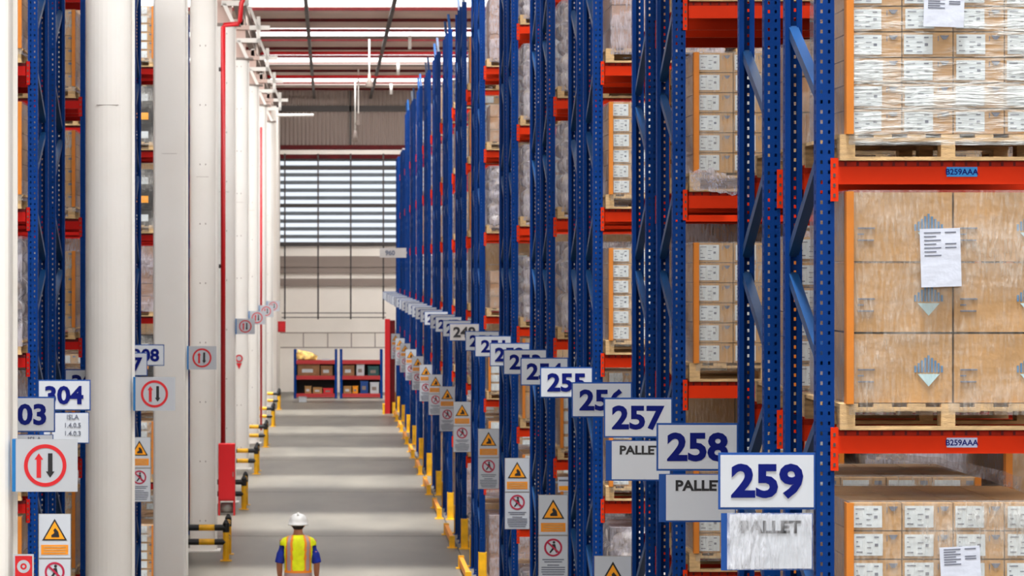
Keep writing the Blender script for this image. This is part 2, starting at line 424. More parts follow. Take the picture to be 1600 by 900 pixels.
def brace_part(a, b_):
    k = round(a[2]-b_[2], 3), a[1] > b_[1]
    if k not in brm:
        m = MB(); A, B = Vector((0, a[1], 0)), Vector((0, b_[1], b_[2]-a[2]))
        m.bar(A, B, .05, .055, 'brace'); m.bar(A+Vector((0, 0, .0)), A+(B-A)*.04, .05, .04, 'blue'); brm[k] = m.mesh('brace')
    return brm[k]
allbr = {}
for H in (PH, 9.0):
    m = MB()
    for a, b_ in brace_pts(H): m.bar(a, b_, .05, .055, 'brace')
    allbr[H] = m.mesh('bracing')
# beams: box section with a stepped, slotted lip
def beam_mesh():
    b = MB(); x0, x1 = .045, BAY-.045
    b.box(x0, x1, 0, .045, -.115, -.028, 'orange')
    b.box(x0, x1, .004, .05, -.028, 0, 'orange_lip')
    k = 0; x = x0+.05
    while x < x1-.03: b.box(x, x+.012, .001, .004, -.024, -.004, 'dred'); x += .06
    return b.mesh('beam')
def conn_mesh():
    b = MB(); b.box(-.01, .028, -.012, -.002, -.2, .015, 'orange'); b.box(.022, .028, -.012, .05, -.2, .015, 'orange')
    for k in range(4): b.box(.002, .014, -.0135, -.012, -.18+k*.05, -.162+k*.05, 'grime')
    return b.mesh('beam_connector')
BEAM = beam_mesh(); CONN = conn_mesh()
CONNR = CONN.copy(); CONNR.transform(Matrix.Diagonal((-1, 1, 1, 1)))
fm = MB()
fm.box(.045, BAY-.045, 0, .045, -.115, -.028, 'orange'); fm.box(.045, BAY-.045, .004, .05, -.028, 0, 'orange_lip')
fm.box(.03, .062, -.012, .05, -.2, .015, 'orange'); fm.box(BAY-.062, BAY-.03, -.012, .05, -.2, .015, 'orange')
BEAMFAR = fm.mesh('beam_far')
def recol(me):
    me = me.copy()
    for k, m in enumerate(me.materials):
        if m == M['orange']: me.materials[k] = M['beamred']
        if m == M['orange_lip']: me.materials[k] = M['dred']
    return me
BM_ = {1: (BEAM, CONN, CONNR, BEAMFAR), -1: tuple(recol(m) for m in (BEAM, CONN, CONNR, BEAMFAR))}
def rack(x0, y0, num, r, side, H=PH):
    """x0: centre of the aisle-end upright"""
    ox = x0 if side > 0 else x0-BAY
    wh = 'right' if side > 0 else 'left'
    t = thing('pallet_rack', (f'blue and crimson pallet rack, {rk(num)}' if num > 300 else f'blue and orange pallet rack, {rk(num)}') + (', opposite the white columns' if num < 300 else ''), 'rack', (ox, y0, 0), 0,
              'pallet racks' + (' behind the columns' if num > 300 else ' along the aisle'))
    near = r < 3.3
    for e in (0, BAY):
        obj('upright', UPF[H], t, (e, 0, 0)); obj('upright', UPR[H], t, (e, RD, 0))
        end = (e == 0) == (side > 0)
        if near and end:
            for a, b_ in brace_pts(H):
                if pz(-40, r) > a[2] > pz(980, r): obj('brace', brace_part(a, b_), t, (e, 0, a[2]))
        else: obj('bracing', allbr[H], t, (e, 0, 0))
    for z in LEVELS:
        for yy in (0, RD):
            if near:
                bm = obj('beam', BM_[side][0], t, (0, 0 if yy == 0 else RD, z), 0)
                if yy: bm.location = (BAY, RD, z); bm.rotation_euler = (0, 0, PI)
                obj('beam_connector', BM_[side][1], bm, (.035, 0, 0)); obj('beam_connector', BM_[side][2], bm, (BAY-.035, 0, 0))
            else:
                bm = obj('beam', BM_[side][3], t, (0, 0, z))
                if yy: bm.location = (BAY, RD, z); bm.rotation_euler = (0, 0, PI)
    return t

BL = [1.0, 1.417, 1.845, 2.234, 2.67, 3.237, 3.667, 4.09, 4.52, 4.95, 5.38, 5.80, 6.23, 6.66, 7.09]
EV = .193*U-RD      # offset of the rear rack of a back-to-back pair
XR, XL = 2.47, -2.72
racks = {}
for i, r in enumerate(BL):
    H = PH if r < 6.3 else 9.0
    racks[259-2*i] = rack(XR, r*U, 259-2*i, r, 1, H)
    racks[258-2*i] = rack(XR, r*U+EV, 258-2*i, r+.12, 1, H)
for i, r in enumerate(BL[1:9]):
    if i: racks[302+2*i] = rack(XL, r*U, 302+2*i, r, -1)
    racks[303+2*i] = rack(XL, r*U+EV, 303+2*i, r+.12, -1)
# position plates on the two visible beams of rack 259
for (y, pm) in ((268.5, 'plate'), (691.5, 'plategrey')):
    z = pz(y, 1)
    p = MB(); p.box(-.076, .076, -.004, 0, -.024, .024, pm)
    o = obj('position_plate', p, racks[259], (px(1503, 1)-XR, 0, z)); o['label'] = 'light blue position plate' if pm == 'plate' else 'pale lavender position plate'
    obj('plate_text', text_mesh('B259AAA', .04, 'navy', .0008), o, (0, -.0045, 0))

# ------------------------------------------------------------------ pallets and their loads
LW, LD = 1.115, 1.2
def pallet_mesh():
    b = MB()
    for x in (0, LW/2-.055, LW-.11):
        for y in (0, LD/2-.05, LD-.1): b.box(x, x+(.07 if x == LW/2-.055 else .075), y, y+.1, .018, .094, 'wood')
    for y in (0, LD/2-.05, LD-.1): b.box(0, LW-.03, y, y+.1, 0, .018, 'wood')
    for y in (0, LD/2-.05, LD-.1): b.box(0, LW-.03, y, y+.1, .094, .112, 'wood')
    for k in range(7): b.box(k*.168, k*.168+.09, 0, LD, .112, .13, 'wood')
    return b.mesh('pallet')
PAL = pallet_mesh()
Z0 = .13; CX0 = .055
def label_marks(b, x, y, z, w, h):
    b.box(x, x+w, y-.002, y, z, z+h, 'label')
    for i, (a, c, ww, hh) in enumerate(((.08, .84, .3, .05), (.7, .82, .16, .07), (.08, .62, .06, .05), (.45, .6, .2, .04), (.08, .4, .12, .06), (.45, .35, .14, .04), (.72, .42, .12, .14), (.08, .14, .22, .06), (.45, .1, .18, .04))):
        b.box(x+a*w, x+(a+ww)*w, y-.003, y-.002, z+c*h, z+(c+hh)*h, 'ink')
def carton(b, x0, x1, y0, y1, z0, z1, m='card', g=.003):
    b.box(x0+g, x1-g, y0+g, y1-g, z0+g, z1-g, m)
def small_carton_mesh(w, h, d):
    b = MB(); carton(b, 0, w, 0, d, 0, h); b.box(w*.42, w*.42+.002, -.0005, .0015, 0, h, 'card2')
    b.prism([(w*.74, h*.86), (w*.92, h*.86), (w*.86, h*.7), (w*.8, h*.7)], -.001, .003, 'ink'); b.box(w*.70, w*.715, -.001, .003, h*.64, h*.84, 'ink')
    return b.mesh('carton')
def small_label_mesh(w, h):
    b = MB(); label_marks(b, w*.05, 0, h*.12, w*.56, h*.76); return b.mesh('carton_label')
def big_carton_mesh(w, h, d):
    b = MB(); carton(b, 0, w, 0, d, 0, h, 'card', .005)
    cx, cz = w*.76, h*.5
    for k in range(-4, 5): b.box(cx+k*.0165-.005, cx+k*.0165+.005, -.001, .004, cz-.02, cz+.065-abs(k)*.013, 'logo')
    b.prism([(cx-.055, cz-.028), (cx+.055, cz-.028), (cx, cz-.09)], -.001, .004, 'logopale')
    for k, ww in enumerate((.085, .03, .08)): b.box(.035, .035+ww, -.001, .004, cz-.01-k*.03, cz-.003-k*.03, 'ink')
    return b.mesh('carton')
SW = (LW-CX0-.04)/4
SC, SL = {}, {}
def film_mesh(h, fm_='film'):
    b = MB(); x0, x1, y0, y1 = CX0-.012, LW-.03, .0, LD-.01; rnd = random.Random(int(h*1000))
    # a crumpled sleeve: faces subdivided and pushed about a little
    def P(u, v, w_):
        n = noise.noise(Vector((u*5, v*5, w_*9)))*.006
        return n
    nx, nz = 14, 14
    loop = [(x0+(x1-x0)*k/nx, y0, 0, -1) for k in range(nx)] + [(x1, y0+(y1-y0)*k/nx, 1, 0) for k in range(nx)] + \
           [(x1-(x1-x0)*k/nx, y1, 0, 1) for k in range(nx)] + [(x0, y1-(y1-y0)*k/nx, -1, 0) for k in range(nx)]
    zs = [.075+(h+Z0-.075+.006)*k/nz for k in range(nz+1)]
    i0 = 0; N = len(loop)
    for z in zs:
        for (x, y, nx_, ny_) in loop:
            d = P(x, y, z)+.004; b.v.append((x+nx_*d, y+ny_*d, z))
    k = b.mi(fm_); k2 = b.mi('filmthick')
    for a in range(nz):
        for c in range(N):
            e = (c+1) % N; b.f.append((a*N+c, a*N+e, (a+1)*N+e, (a+1)*N+c)); b.m.append(k if c < nx or nx*2 <= c < nx*3 else k2)
    b.f.append(tuple(nz*N+c for c in range(N))); b.m.append(k); b.smooth = False
    return b.mesh('stretch_film')
def corner_mesh(h):
    b = MB(); b.box(CX0-.022, CX0+.010, -.021, -.016, Z0, Z0+h, 'board'); b.box(CX0-.026, CX0-.022, -.021, .05, Z0, Z0+h, 'board')
    return b.mesh('corner_board')
FILM, CORN = {}, {}
def film(h, th='film'):
    if (h, th) not in FILM: FILM[(h, th)] = film_mesh(h, th)
    return FILM[(h, th)]
def corn(h):
    if h not in CORN: CORN[h] = corner_mesh(h)
    return CORN[h]
def stack_mesh(nx, nz, h, kind):
    b = MB(); w_ = (LW-CX0-.04)/nx; d = (LD-.03)/2
    for k in range(nz):
        for i in range(nx):
            for j in range(2):
                y0 = .012+j*d
                if kind == 'small':
                    carton(b, CX0+i*w_, CX0+(i+1)*w_, y0, y0+d, Z0+k*h, Z0+(k+1)*h)
                    if j == 0:
                        b.box(CX0+(i+.05)*w_, CX0+(i+.61)*w_, y0-.002, y0+.004, Z0+(k+.12)*h, Z0+(k+.88)*h, 'label')
                        b.box(CX0+(i+.74)*w_, CX0+(i+.9)*w_, y0, y0+.0015, Z0+(k+.7)*h, Z0+(k+.86)*h, 'ink')
                elif kind == 'big': carton(b, CX0+i*w_, CX0+(i+1)*w_, y0, y0+d, Z0+k*h, Z0+(k+1)*h, 'card', .004)
                else: carton(b, CX0+i*w_, CX0+(i+1)*w_, y0, y0+d, Z0+k*h, Z0+(k+1)*h, 'card2', .004)
    return b.mesh('carton_stack')
def sack_mesh(h, seed):
    b = MB(); b.smooth = True; rnd = random.Random(seed); n = 5; lh = h/n; b.mi('sacks')
    secs = []
    for k in range(n):
        ox, oy = rnd.uniform(-.02, .02), rnd.uniform(-.02, .02)
        for t, s_ in ((.04, .9), (.25, .985), (.5, 1), (.75, .985), (.96, .9)):
            secs.append((LW/2+ox, LD/2+oy, Z0+(k+t)*lh, (LW/2-.05)*s_, (LD/2-.03)*s_, .35))
    b.loft(secs, 'sacks', 36)
    b.v = [(x+noise.noise(Vector((x*4, y*4, z*4+seed)))*.04, y+abs(noise.noise(Vector((x*4+9, y*4, z*4+seed))))*.04, z) for x, y, z in b.v]
    return b.mesh('sack_stack')
STK = {'small': (stack_mesh(4, 6, .1415, 'small'), .85), 'big': (stack_mesh(2, 3, .352, 'big'), 1.056), 'plain': (stack_mesh(3, 5, .2, 'plain'), 1.0),
       'sacks': (sack_mesh(.95, 3), .95), 'sacks2': (sack_mesh(.8, 8), .8), 'lowplain': (stack_mesh(3, 3, .2, 'plain'), .6)}
LVN = {1.67: 'first beam', 3.0: 'second beam', 4.34: 'third beam', 5.68: 'fourth beam', 7.02: 'fifth beam', 8.36: 'sixth beam', 0: 'floor'}
NM = {'small': 'wrapped labelled cartons', 'big': 'wrapped large cartons', 'plain': 'wrapped plain brown cartons',
      'sacks': 'wrapped grey sacks', 'sacks2': 'low wrapped sacks', 'lowplain': 'low stack of brown cartons'}
def load(x, y, z, kind, num, slot, near, side, sheet=None, rows=6, rh=.1415):
    sl = '' if slot == 0 else ', second pallet in'
    t = thing('pallet_load', f'{NM[kind]} on the {LVN[z]} of {rk(num)}{sl}', 'pallet', (x, y, z+.003), 0, 'loaded pallets in the racks' + (' behind the columns' if side < 0 else ''))
    obj('pallet', PAL, t)
    h = STK[kind][1]
    if near and kind in ('small', 'big'):
        d = (LD-.03)/2
        if kind == 'small':
            h = rows*rh; kk = (round(SW, 4), rh)
            if kk not in SC: SC[kk] = small_carton_mesh(SW, rh, d); SL[kk] = small_label_mesh(SW, rh)
            for k in range(rows):
                for i in range(4):
                    for j in range(2):
                        c = obj('carton', SC[kk], t, (CX0+i*SW, .012+j*d, Z0+k*rh))
                        if j == 0: obj('carton_label', SL[kk], c, (random.uniform(-.004, .004), 0, random.uniform(-.002, .002)))
        else:
            w_ = (LW-CX0-.04)/2
            if 'bc' not in SC: SC['bc'] = big_carton_mesh(w_, .352, d)
            for k in range(3):
                for i in range(2):
                    for j in range(2): obj('carton', SC['bc'], t, (CX0+i*w_, .012+j*d, Z0+k*.352))
    else: obj('sack_stack' if 'sack' in kind else 'crate_stack' if kind == 'crates' else 'carton_stack', STK[kind][0], t)
    if kind in ('small', 'big'): obj('corner_board', corn(h), t); cb = obj('corner_board', corn(h), t, (LW, 0, 0)); cb.scale = (-1, 1, 1)
    obj('stretch_film', film(h, 'filmband' if rows == 8 else 'filmthick' if kind.startswith('sack') or kind == 'plain' else 'film'), t)
    if sheet:
        xa, za, sw_, sh_, tl = sheet
        b = MB(); b.box(0, sw_, -.002, 0, 0, sh_, 'sheet')
        for q in range(7):
            b.box(.02, .02+sw_*(.3 if q % 2 else .42), -.003, -.002, sh_*(.92-q*.065), sh_*(.92-q*.065)+.006, 'ink')
            if q in (0, 3, 4): b.box(sw_*.62, sw_*.9, -.003, -.002, sh_*(.92-q*.065), sh_*(.92-q*.065)+.006, 'ink')
        o = obj('document_sheet', b, t, (xa-x, -.022, za-z)); o.rotation_euler = (0, tl, 0)
        o['label'] = 'white printed document sheet taped to the film'
    return t
b = MB()
for k in range(3):
    for i in range(3):
        for j in range(2):
            x0 = CX0+i*.335; y0 = .012+j*.58; z0 = Z0+k*.3
            b.box(x0+.004, x0+.331, y0, y0+.57, z0, z0+.25, 'guardblack'); b.box(x0, x0+.335, y0-.004, y0+.574, z0+.25, z0+.296, 'guardblack')
            if j == 0: b.box(x0+.06, x0+.27, y0-.006, y0, z0+.06, z0+.17, 'amber' if (i+k) % 2 else 'label')
STK['crates'] = (b.mesh('crate_stack'), .9); NM['crates'] = 'wrapped black crates'
rnd = random.Random(11); random.seed(4)
FIX = {(310, 7.02): 'crates', (310, 5.68): 'crates', (310, 3.0): 'crates', (250, 7.02): 'small', (249, 5.68): 'sacks', (251, 4.34): 'sacks2', (259, 5.68): 'small', (259, 4.34): 'big', (259, 3.0): 'small', (257, 5.68): 'small', (257, 4.34): 'small', (257, 3.0): 'small', (258, 4.34): 'small', (258, 3.0): 'small',
       (255, 7.02): 'plain', (255, 5.68): 'small', (255, 4.34): 'small', (255, 3.0): 'small', (253, 7.02): 'sacks', (253, 5.68): 'sacks', (253, 4.34): 'sacks', (253, 3.0): 'small',
       (251, 7.02): 'sacks', (251, 5.68): 'sacks', (304, 7.02): 'small', (306, 7.02): 'small', (306, 5.68): 'small', (306, 4.34): 'small', (308, 5.68): 'sacks', (306, 8.36): 'plain'}
SHEET = {(259, 5.68): (px(1440, 1), pz(43, 1), .2, .17, .03), (259, 4.34): (px(1437, 1), pz(450, 1), .2, .29, -.03), (259, 3.0): (px(1468, 1), pz(915, 1), .2, .19, -.05)}
def fill(num, r, y, side, second):
    for z in [0]+LEVELS:
        top, bot = pz(-30, r), pz(930, r)
        if z > top or z+1.3 < bot: continue
        kind = FIX.get((num, z)) or rnd.choice(['small', 'small', 'plain', 'sacks', 'sacks2', 'small', 'big', 'lowplain'])
        x = XR+.07 if side > 0 else XL-.07-LW
        rows, rh = (8, .1275) if (num, z) == (259, 5.68) else (6, .1415)
        near = r < 1.9 and (num % 2 == 1 or z in (4.34,)) if side > 0 else False
        load(x, y-.02, z, kind, num, 0, near, side, SHEET.get((num, z)), rows, rh)
        if second: load(x+side*(LW+.08), y-.02, z, rnd.choice(['small', 'sacks', 'plain', 'big']), num, 1, False, side)
for i, r in enumerate(BL):
    fill(259-2*i, r, r*U, 1, 1.2 < r < 3.3)
    if r < 3.3: fill(258-2*i, r+.12, r*U+EV, 1, r < 2)
for i, r in enumerate(BL[1:9]):
    if i: fill(302+2*i, r, r*U, -1, False)
    if i and r < 3.3: fill(303+2*i, r+.12, r*U+EV, -1, False)
# a torn sheet of film drooping over the rack 259 third beam
b = MB(); k = b.mi('filmthick'); nn = 24
for i in range(nn+1):
    t = i/nn
    for j in range(4):
        b.v.append((px(1385, 1)+t*.75, .1-.10*math.sin(t*3)+j*.012+.015*noise.noise(Vector((t*9, j, 2))), -.125-.03*t-.10*t*t-.010*j*(1+1.5*t)+.015*noise.noise(Vector((t*11, j*2, 5)))))
for i in range(nn):
    for j in range(3): a = i*4+j; b.f.append((a, a+1, a+5, a+4)); b.m.append(k)
o = obj('torn_film', b, None, (0, U+.25, 4.34)); tag(o, 'torn strip of clear film sagging below the third beam of rack 259', 'film')
b = MB(); k = b.mi('filmthick')
for i in range(nn+1):
    t = i/nn
    for j in range(5):
        n = noise.noise(Vector((t*8, j*.8, 7)))
        b.v.append((t*.5, -.06-.03*abs(n)-.02*j, .16-.035*j-.12*t*t+.05*n))
for i in range(nn):
    for j in range(4): a = i*5+j; b.f.append((a, a+1, a+6, a+5)); b.m.append(k)
tag(obj('torn_film', b, None, (px(1078, 1.41), 1.417*U, 5.68)), 'crumpled white film hanging off the pallet foot in rack 257', 'film')
# ------------------------------------------------------------------ aisle number signs
def aisle_sign(num, xe, y, side, r, placard, tilt=0.0):
    """xe: edge of the upright the sign is bolted to; the sign reaches into the aisle"""
    cx = xe-.2435 if side > 0 else xe+.2435; zc = CAMZ-337/314 if side > 0 else CAMZ-1.19
    wh = 'right' if side > 0 else 'left'
    t = thing('aisle_sign', (f'white aisle sign reading {num}, on ' if num != 249 else 'dull grey aisle sign reading 249 in black, on ') + rk(num), 'sign', (cx, y, zc), tilt, 'aisle number signs' + (' behind the columns' if num > 300 else ''))
    b = MB(); b.box(-.242, .242, 0, .012, -.1415, .1415, 'signblue'); obj('sign_frame', bevel(obj('x', b), .002).data if False else b, t)
    b = MB(); b.box(-.232, .232, -.003, 0, -.130, .130, 'signwhite' if num != 249 else 'signgrey'); obj('sign_face', b, t)
    obj('sign_number', text_mesh(str(num), .222, 'navy' if num != 249 else 'black', .008, 1.08), t, (0, -.0045, 0))
    b = MB(); s_ = 1 if side > 0 else -1; b.box(min(.19*s_, .24*s_), max(.19*s_, .24*s_), .012, .03, -.02, .02, 'steel'); obj('mounting_bracket', b, t)
    if placard:
        b = MB(); b.box(-.228, .228, .0, .01, -.445, -.16, 'signblue'); p = obj('placard', b, t)
        b = MB(); b.box(-.186, .222, -.003, 0, -.435, -.165, 'signwhite'); obj('placard_face', b, p)
        if placard == 'PALLET': obj('placard_text', text_mesh('PALLET', .084, 'black', .003, 1.1), p, (.02, -.0045, -.228))
        else:
            for q, tx in enumerate(('ISLA', '1.4.0.5', '1.4.0.3')): obj('placard_text', text_mesh(tx, .06, 'ink', .001), p, (.08, -.0045, -.2-q*.075))
        b = MB(); b.box(.2, .215, .01, .03, -.3, -.1, 'steel'); obj('mounting_bracket', b, p)
        if num == 259:
            b = MB(); b.box(-.2, .224, -.009, -.0085, -.44, -.158, 'filmsleeve'); o = obj('plastic_sleeve', b, p); o['label'] = 'shiny clear plastic sleeve'
    return t
for i, r in enumerate(BL):
    aisle_sign(259-2*i, XR-.045, r*U+.012, 1, r, 'PALLET' if i < 2 else None, rnd.uniform(-.05, .05) if i else 0)
    y = r*U+EV+RD
    aisle_sign(258-2*i, XR-.045, y-.05, 1, r, 'PALLET' if i < 1 else None, rnd.uniform(-.05, .05) if i else 0)
for i, r in enumerate(BL[1:5]):
    if i: aisle_sign(302+2*i, XL+.045, r*U+.012, -1, r, 'x' if i < 2 else None)
    if i < 3: aisle_sign(303+2*i, XL+.045, r*U+EV+RD-.05, -1, r, 'x' if i < 1 else None)

# ------------------------------------------------------------------ warning boards at the rack feet
def warn_mesh():
    b = MB(); b.box(-.15, .15, 0, .006, -.86, 0, 'steel'); b.box(-.145, .145, -.003, 0, -.405, -.005, 'signwhite'); b.box(-.145, .145, -.003, 0, -.855, -.42, 'signwhite')
    return b.mesh('board')
def warn_tri():
    b = MB(); b.prism([(-.115, -.245), (.115, -.245), (0, -.045)], -.0045, -.003, 'black'); b.prism([(-.092, -.232), (.092, -.232), (0, -.072)], -.006, -.0045, 'amber')
    b.prism([(-.03, -.215), (.045, -.215), (.035, -.165), (.005, -.13), (-.012, -.15), (-.002, -.175), (-.03, -.195)], -.0075, -.006, 'black')
    b.box(-.125, .125, -.0045, -.003, -.375, -.285, 'amberbar')
    for k in range(3): b.box(-.1, .1, -.0055, -.0045, -.31-k*.024, -.302-k*.024, 'wood')
    return b.mesh('warning_triangle')
def warn_circ():
    b = MB(); b.ring(0, -.535, .072, .092, -.0045, -.003, 'dcirc')
    b.prism([(-.062, -.488), (-.05, -.474), (.064, -.58), (.052, -.595)], -.006, -.0045, 'dcirc')
    b.prism([(-.012, -.5), (.02, -.498), (.028, -.535), (.045, -.585), (.03, -.588), (.008, -.55), (-.028, -.592), (-.04, -.582), (-.01, -.54)], -.0045, -.003, 'black')
    b.ring(.008, -.482, 0.001, .014, -.0045, -.003, 'black', 12)
    for k, ww in enumerate((.11, .09, .06, .12, .12, .12, .11, .1)): b.box(-ww, ww, -.0045, -.003, -.662-k*.023-(0 if k < 2 else .01), -.651-k*.023-(0 if k < 2 else .01), 'ink')
    return b.mesh('prohibition_circle')
WM, WT, WC = warn_mesh(), warn_tri(), warn_circ()
def warn(x, y, ztop, num, side):
    t = thing('warning_board', f'tall warning board with amber triangle at the foot of {rk(num)}', 'sign', (x, y, ztop), 0, 'warning boards at rack ends' + (' behind the columns' if num > 300 else ''))
    obj('board', WM, t); obj('warning_triangle', WT, t); obj('prohibition_circle', WC, t)
    b = MB(); s_ = 1 if side > 0 else -1; a, c = .14*s_, .154*s_; b.box(min(a, c), max(a, c), .006, .02, -.3, -.25, 'steel'); b.box(min(a, c), max(a, c), .006, .02, -.7, -.65, 'steel'); obj('mounting_bracket', b, t)
for i, r in enumerate(BL):
    if i: warn(XR-.2, r*U+EV+RD-.05, CAMZ-2.32, 258-2*i, 1)
for i, r in enumerate(BL[1:5]):
    if i: warn(XL+.2, r*U+.02, CAMZ-2.28, 302+2*i, -1)
# paper notice on a low beam of rack 255
b = MB(); b.box(-.07, .07, 0, .003, -.17, 0, 'sheet'); b.box(-.06, .06, -.001, 0, -.05, -.03, 'ink'); b.box(-.06, .06, -.001, 0, -.15, -.1, 'amber')
tag(obj('paper_notice', b, None, (px(882, 2.23), 2.234*U-.02, pz(745, 2.234))), 'small paper notice with an amber block stuck on a beam of rack 253', 'notice')

# ------------------------------------------------------------------ yellow protection at the feet of the racks
def protector():
    b = MB(); b.zprism([(-.066, -.03), (-.045, -.06), (.045, -.06), (.066, -.03), (.066, .05), (.055, .05), (.055, -.02), (.035, -.045), (-.035, -.045), (-.055, -.02), (-.055, .05), (-.066, .05)], .02, .55, 'yellow')
    b.box(-.1, .1, -.14, -.04, 0, .02, 'yellow'); return b.mesh('upright_protector')
PR = protector()
def barrier(x, y0, L, lab):
    t = thing('rack_end_barrier', lab, 'barrier', (x, y0, 0), 0, 'orange rack end barriers')
    for yy in (0, L):
        b = MB(); b.box(-.09, .09, -.09, .09, 0, .015, 'yellow'); b.box(-.05, .05, -.05, .05, .015, .22, 'yellow'); obj('barrier_foot', b, t, (0, yy, 0))
    b = MB(); b.box(-.035, .035, .05, L-.05, .08, .2, 'amberbar'); obj('barrier_rail', b, t)
for i, r in enumerate(BL):
    if r < 2.2: continue
    for num, yy in ((259-2*i, r*U), (258-2*i, r*U+EV+RD)):
        tag(obj('upright_protector', PR, None, (XR-.0, yy-.07 if num % 2 else yy+.07, 0), 0 if num % 2 else PI), f'yellow steel foot guard on the end upright of {rk(num)}', 'guard', 'yellow upright guards')
    barrier(XR-.22, r*U+.1, EV+RD-.2, f'low orange kick rail along the end of {rk(259-2*i)}')

# ------------------------------------------------------------------ steel columns down the left of the aisle
CR = [1.29, 2.0, 2.87, 3.62, 4.36, 5.08, 5.82, 6.55, 7.3]
CXR = -2.02; CW = .49; COLTOP = 10.37
ordn = ORD[:9]
def column_mesh(rnd_, bolts=True):
    b = MB(); w_ = CW; c = .03; h = w_-.03
    if rnd_:      # rolled casing, gently rounded on the aisle-facing front
        b.zprism([(h/2-h/2*math.cos(PI*k/16), .14-.14*math.sin(PI*k/16)) for k in range(17)] + [(h, .36), (0, .36)], 0, COLTOP, 'white')
    else: b.zprism([(c, 0), (h-c, 0), (h-c*.3, c*.3), (h, c), (h, .36), (0, .36), (0, c), (c*.3, c*.3)], 0, COLTOP, 'white')
    b.box(h, w_, .2, .22, 0, COLTOP, 'white'); b.box(-.0, h, .36, .38, 0, COLTOP, 'white')
    b.box(.12, h-.12, -.0015, .03, 6.757, 6.762, 'girt'); b.box(-.06, w_+.06, -.08, .46, 0, .03, 'white')
    z = .55 if rnd_ and bolts else 99
    while z < COLTOP:
        for x in (.18, .28): b.box(x, x+.016, -.003, .012, z, z+.026, 'girt')
        z += 1.07
    return b.mesh('column_shaft')
CM = [column_mesh(False), column_mesh(True), column_mesh(True, False)]
def head_mesh(part):
    b = MB(); h = CW
    if part == 0:      # cap plate and haunch
        b.box(-.1, h+.1, -.05, .43, COLTOP, COLTOP+.05, 'girt'); b.box(.05, .4, .05, .33, COLTOP+.05, ROOFZ-.9, 'ceil')
    if part == 1:      # white Z-shaped arms that carry the services
        T = COLTOP; b.box(.18, .78, -.14, -.05, T+.42, T+.53, 'white'); b.bar((.23, -.095, T+.48), (.44, -.095, T+.03), .09, .09, 'white')
        b.box(.68, .78, -.14, -.05, T+.42, ROOFZ-.85, 'white'); b.box(.5, 1.02, -.14, -.05, T+.74, T+.85, 'white'); b.bar((.72, -.095, T+.8), (.5, -.095, ROOFZ-.6), .08, .09, 'white')
        b.box(.1, .5, -.1, .2, T+.75, T+.86, 'ceil'); b.bar((.3, .1, T+.86), (.3, .1, ROOFZ-.8), .1, .1, 'white')
    return b.mesh('services_bracket')
HM = [head_mesh(0), head_mesh(1)]
for q, r in enumerate(CR):
    t = thing('steel_column', f'tall white steel column, the {ordn[q]} of the line from the viewer', 'column', (CXR-CW+(.075 if q == 1 else 0), r*U, 0), 0, 'white steel columns'); t['kind'] = 'thing'
    o = bevel(obj('column_shaft', CM[0 if q in (0, 2) else 1 if q != 1 else 2], t), .008); obj('cap', HM[0], t)
    obj('services_bracket', HM[1], t)
# lattice girder over the columns
b = MB(); xg = -2.25; y0, y1 = 3, WY
for z in (ROOFZ-.85, ROOFZ-.3): b.box(xg-.08, xg+.08, y0, y1, z, z+.09, 'girt')
y = y0
while y < y1-1:
    b.bar((xg, y, ROOFZ-.8), (xg, y+.55, ROOFZ-.25), .06, .06, 'girt'); b.bar((xg, y+.55, ROOFZ-.25), (xg, y+1.1, ROOFZ-.8), .06, .06, 'girt'); y += 1.1
struct('trim_6', b)

# column guards
def guard(q, r):
    t = thing('column_guard', f'yellow and black guard rail around the foot of the {ordn[q]} white column', 'guard rail', (0, r*U-1.6, 0), 0, 'column guard rails')
    x0, x1, L = -2.72, -1.8, 1.2
    for (x, y) in ((x1, 0), (x0, 0), (x1, L), (x0, L)):
        b = MB(); b.smooth = False; b.tube([(x, y, 0), (x, y, .5)], .055, 'yellow', 14); b.tube([(x, y, .5), (x, y, .66)], .058, 'guardblack', 14)
        b.tube([(x, y, .66), (x, y, .72)], .055, 'guardblack', 14, [.055, .02]); b.box(x-.1, x+.1, y-.1, y+.1, 0, .012, 'yellow'); obj('guard_post', b, t)
    for z in (.33, .58):
        b = MB()
        for a, c, mm in ((x0, -2.27, 'guardblack'), (-2.27, -2.0, 'yellow'), (-2.0, x1, 'guardblack')): b.tube([(a, 0, z), (c, 0, z)], .055, mm, 12)
        obj('guard_rail', b, t)
        b = MB()
        for k in range(6): a = L*k/6; c = L*(k+1)/6; b.tube([(x1, a, z), (x1, c, z)], .048, 'yellow' if k % 2 else 'guardblack', 12)
        obj('guard_rail', b, t)
for q, r in enumerate(CR):
    if r > 2.5: guard(q, r)

# two-way traffic signs on the columns
def twoway(q, r):
    s = CXR*314/r+514; z = CAMZ-(1.28 if q < 2 else 1.32)
    t = thing('traffic_sign', f'white two-way traffic sign with red ring, fixed to the {ordn[q]} white column', 'sign', (CXR+(.066 if q == 1 else -.01), r*U+.1 if q else r*U-.02, z), 0, 'two-way traffic signs')
    b = MB(); b.box(0, .025, -.02, .05, -.168, .168, 'cyan'); obj('side_bracket', b, t)
    b = MB(); b.box(.024, .42, -.025, -.015, -.168, .168, 'signwhite'); obj('sign_face', b, t)
    b = MB(); b.ring(.213, 0, .112, .136, -.029, -.025, 'sred', 48); obj('ring', b, t)
    for s_, x, m in ((1, .172, 'sred'), (-1, .245, 'black')):
        b = MB(); b.prism([(x-.014, -.078*s_), (x+.014, -.078*s_), (x+.014, .038*s_), (x+.028, .038*s_), (x, .078*s_), (x-.028, .038*s_), (x-.014, .038*s_)][::s_], -.029, -.025, m)
        o = obj('arrow', b, t); o['label'] = 'red up arrow' if s_ > 0 else 'black down arrow'
for q in (0, 1, 2, 4, 5, 6, 7): twoway(q, CR[q])
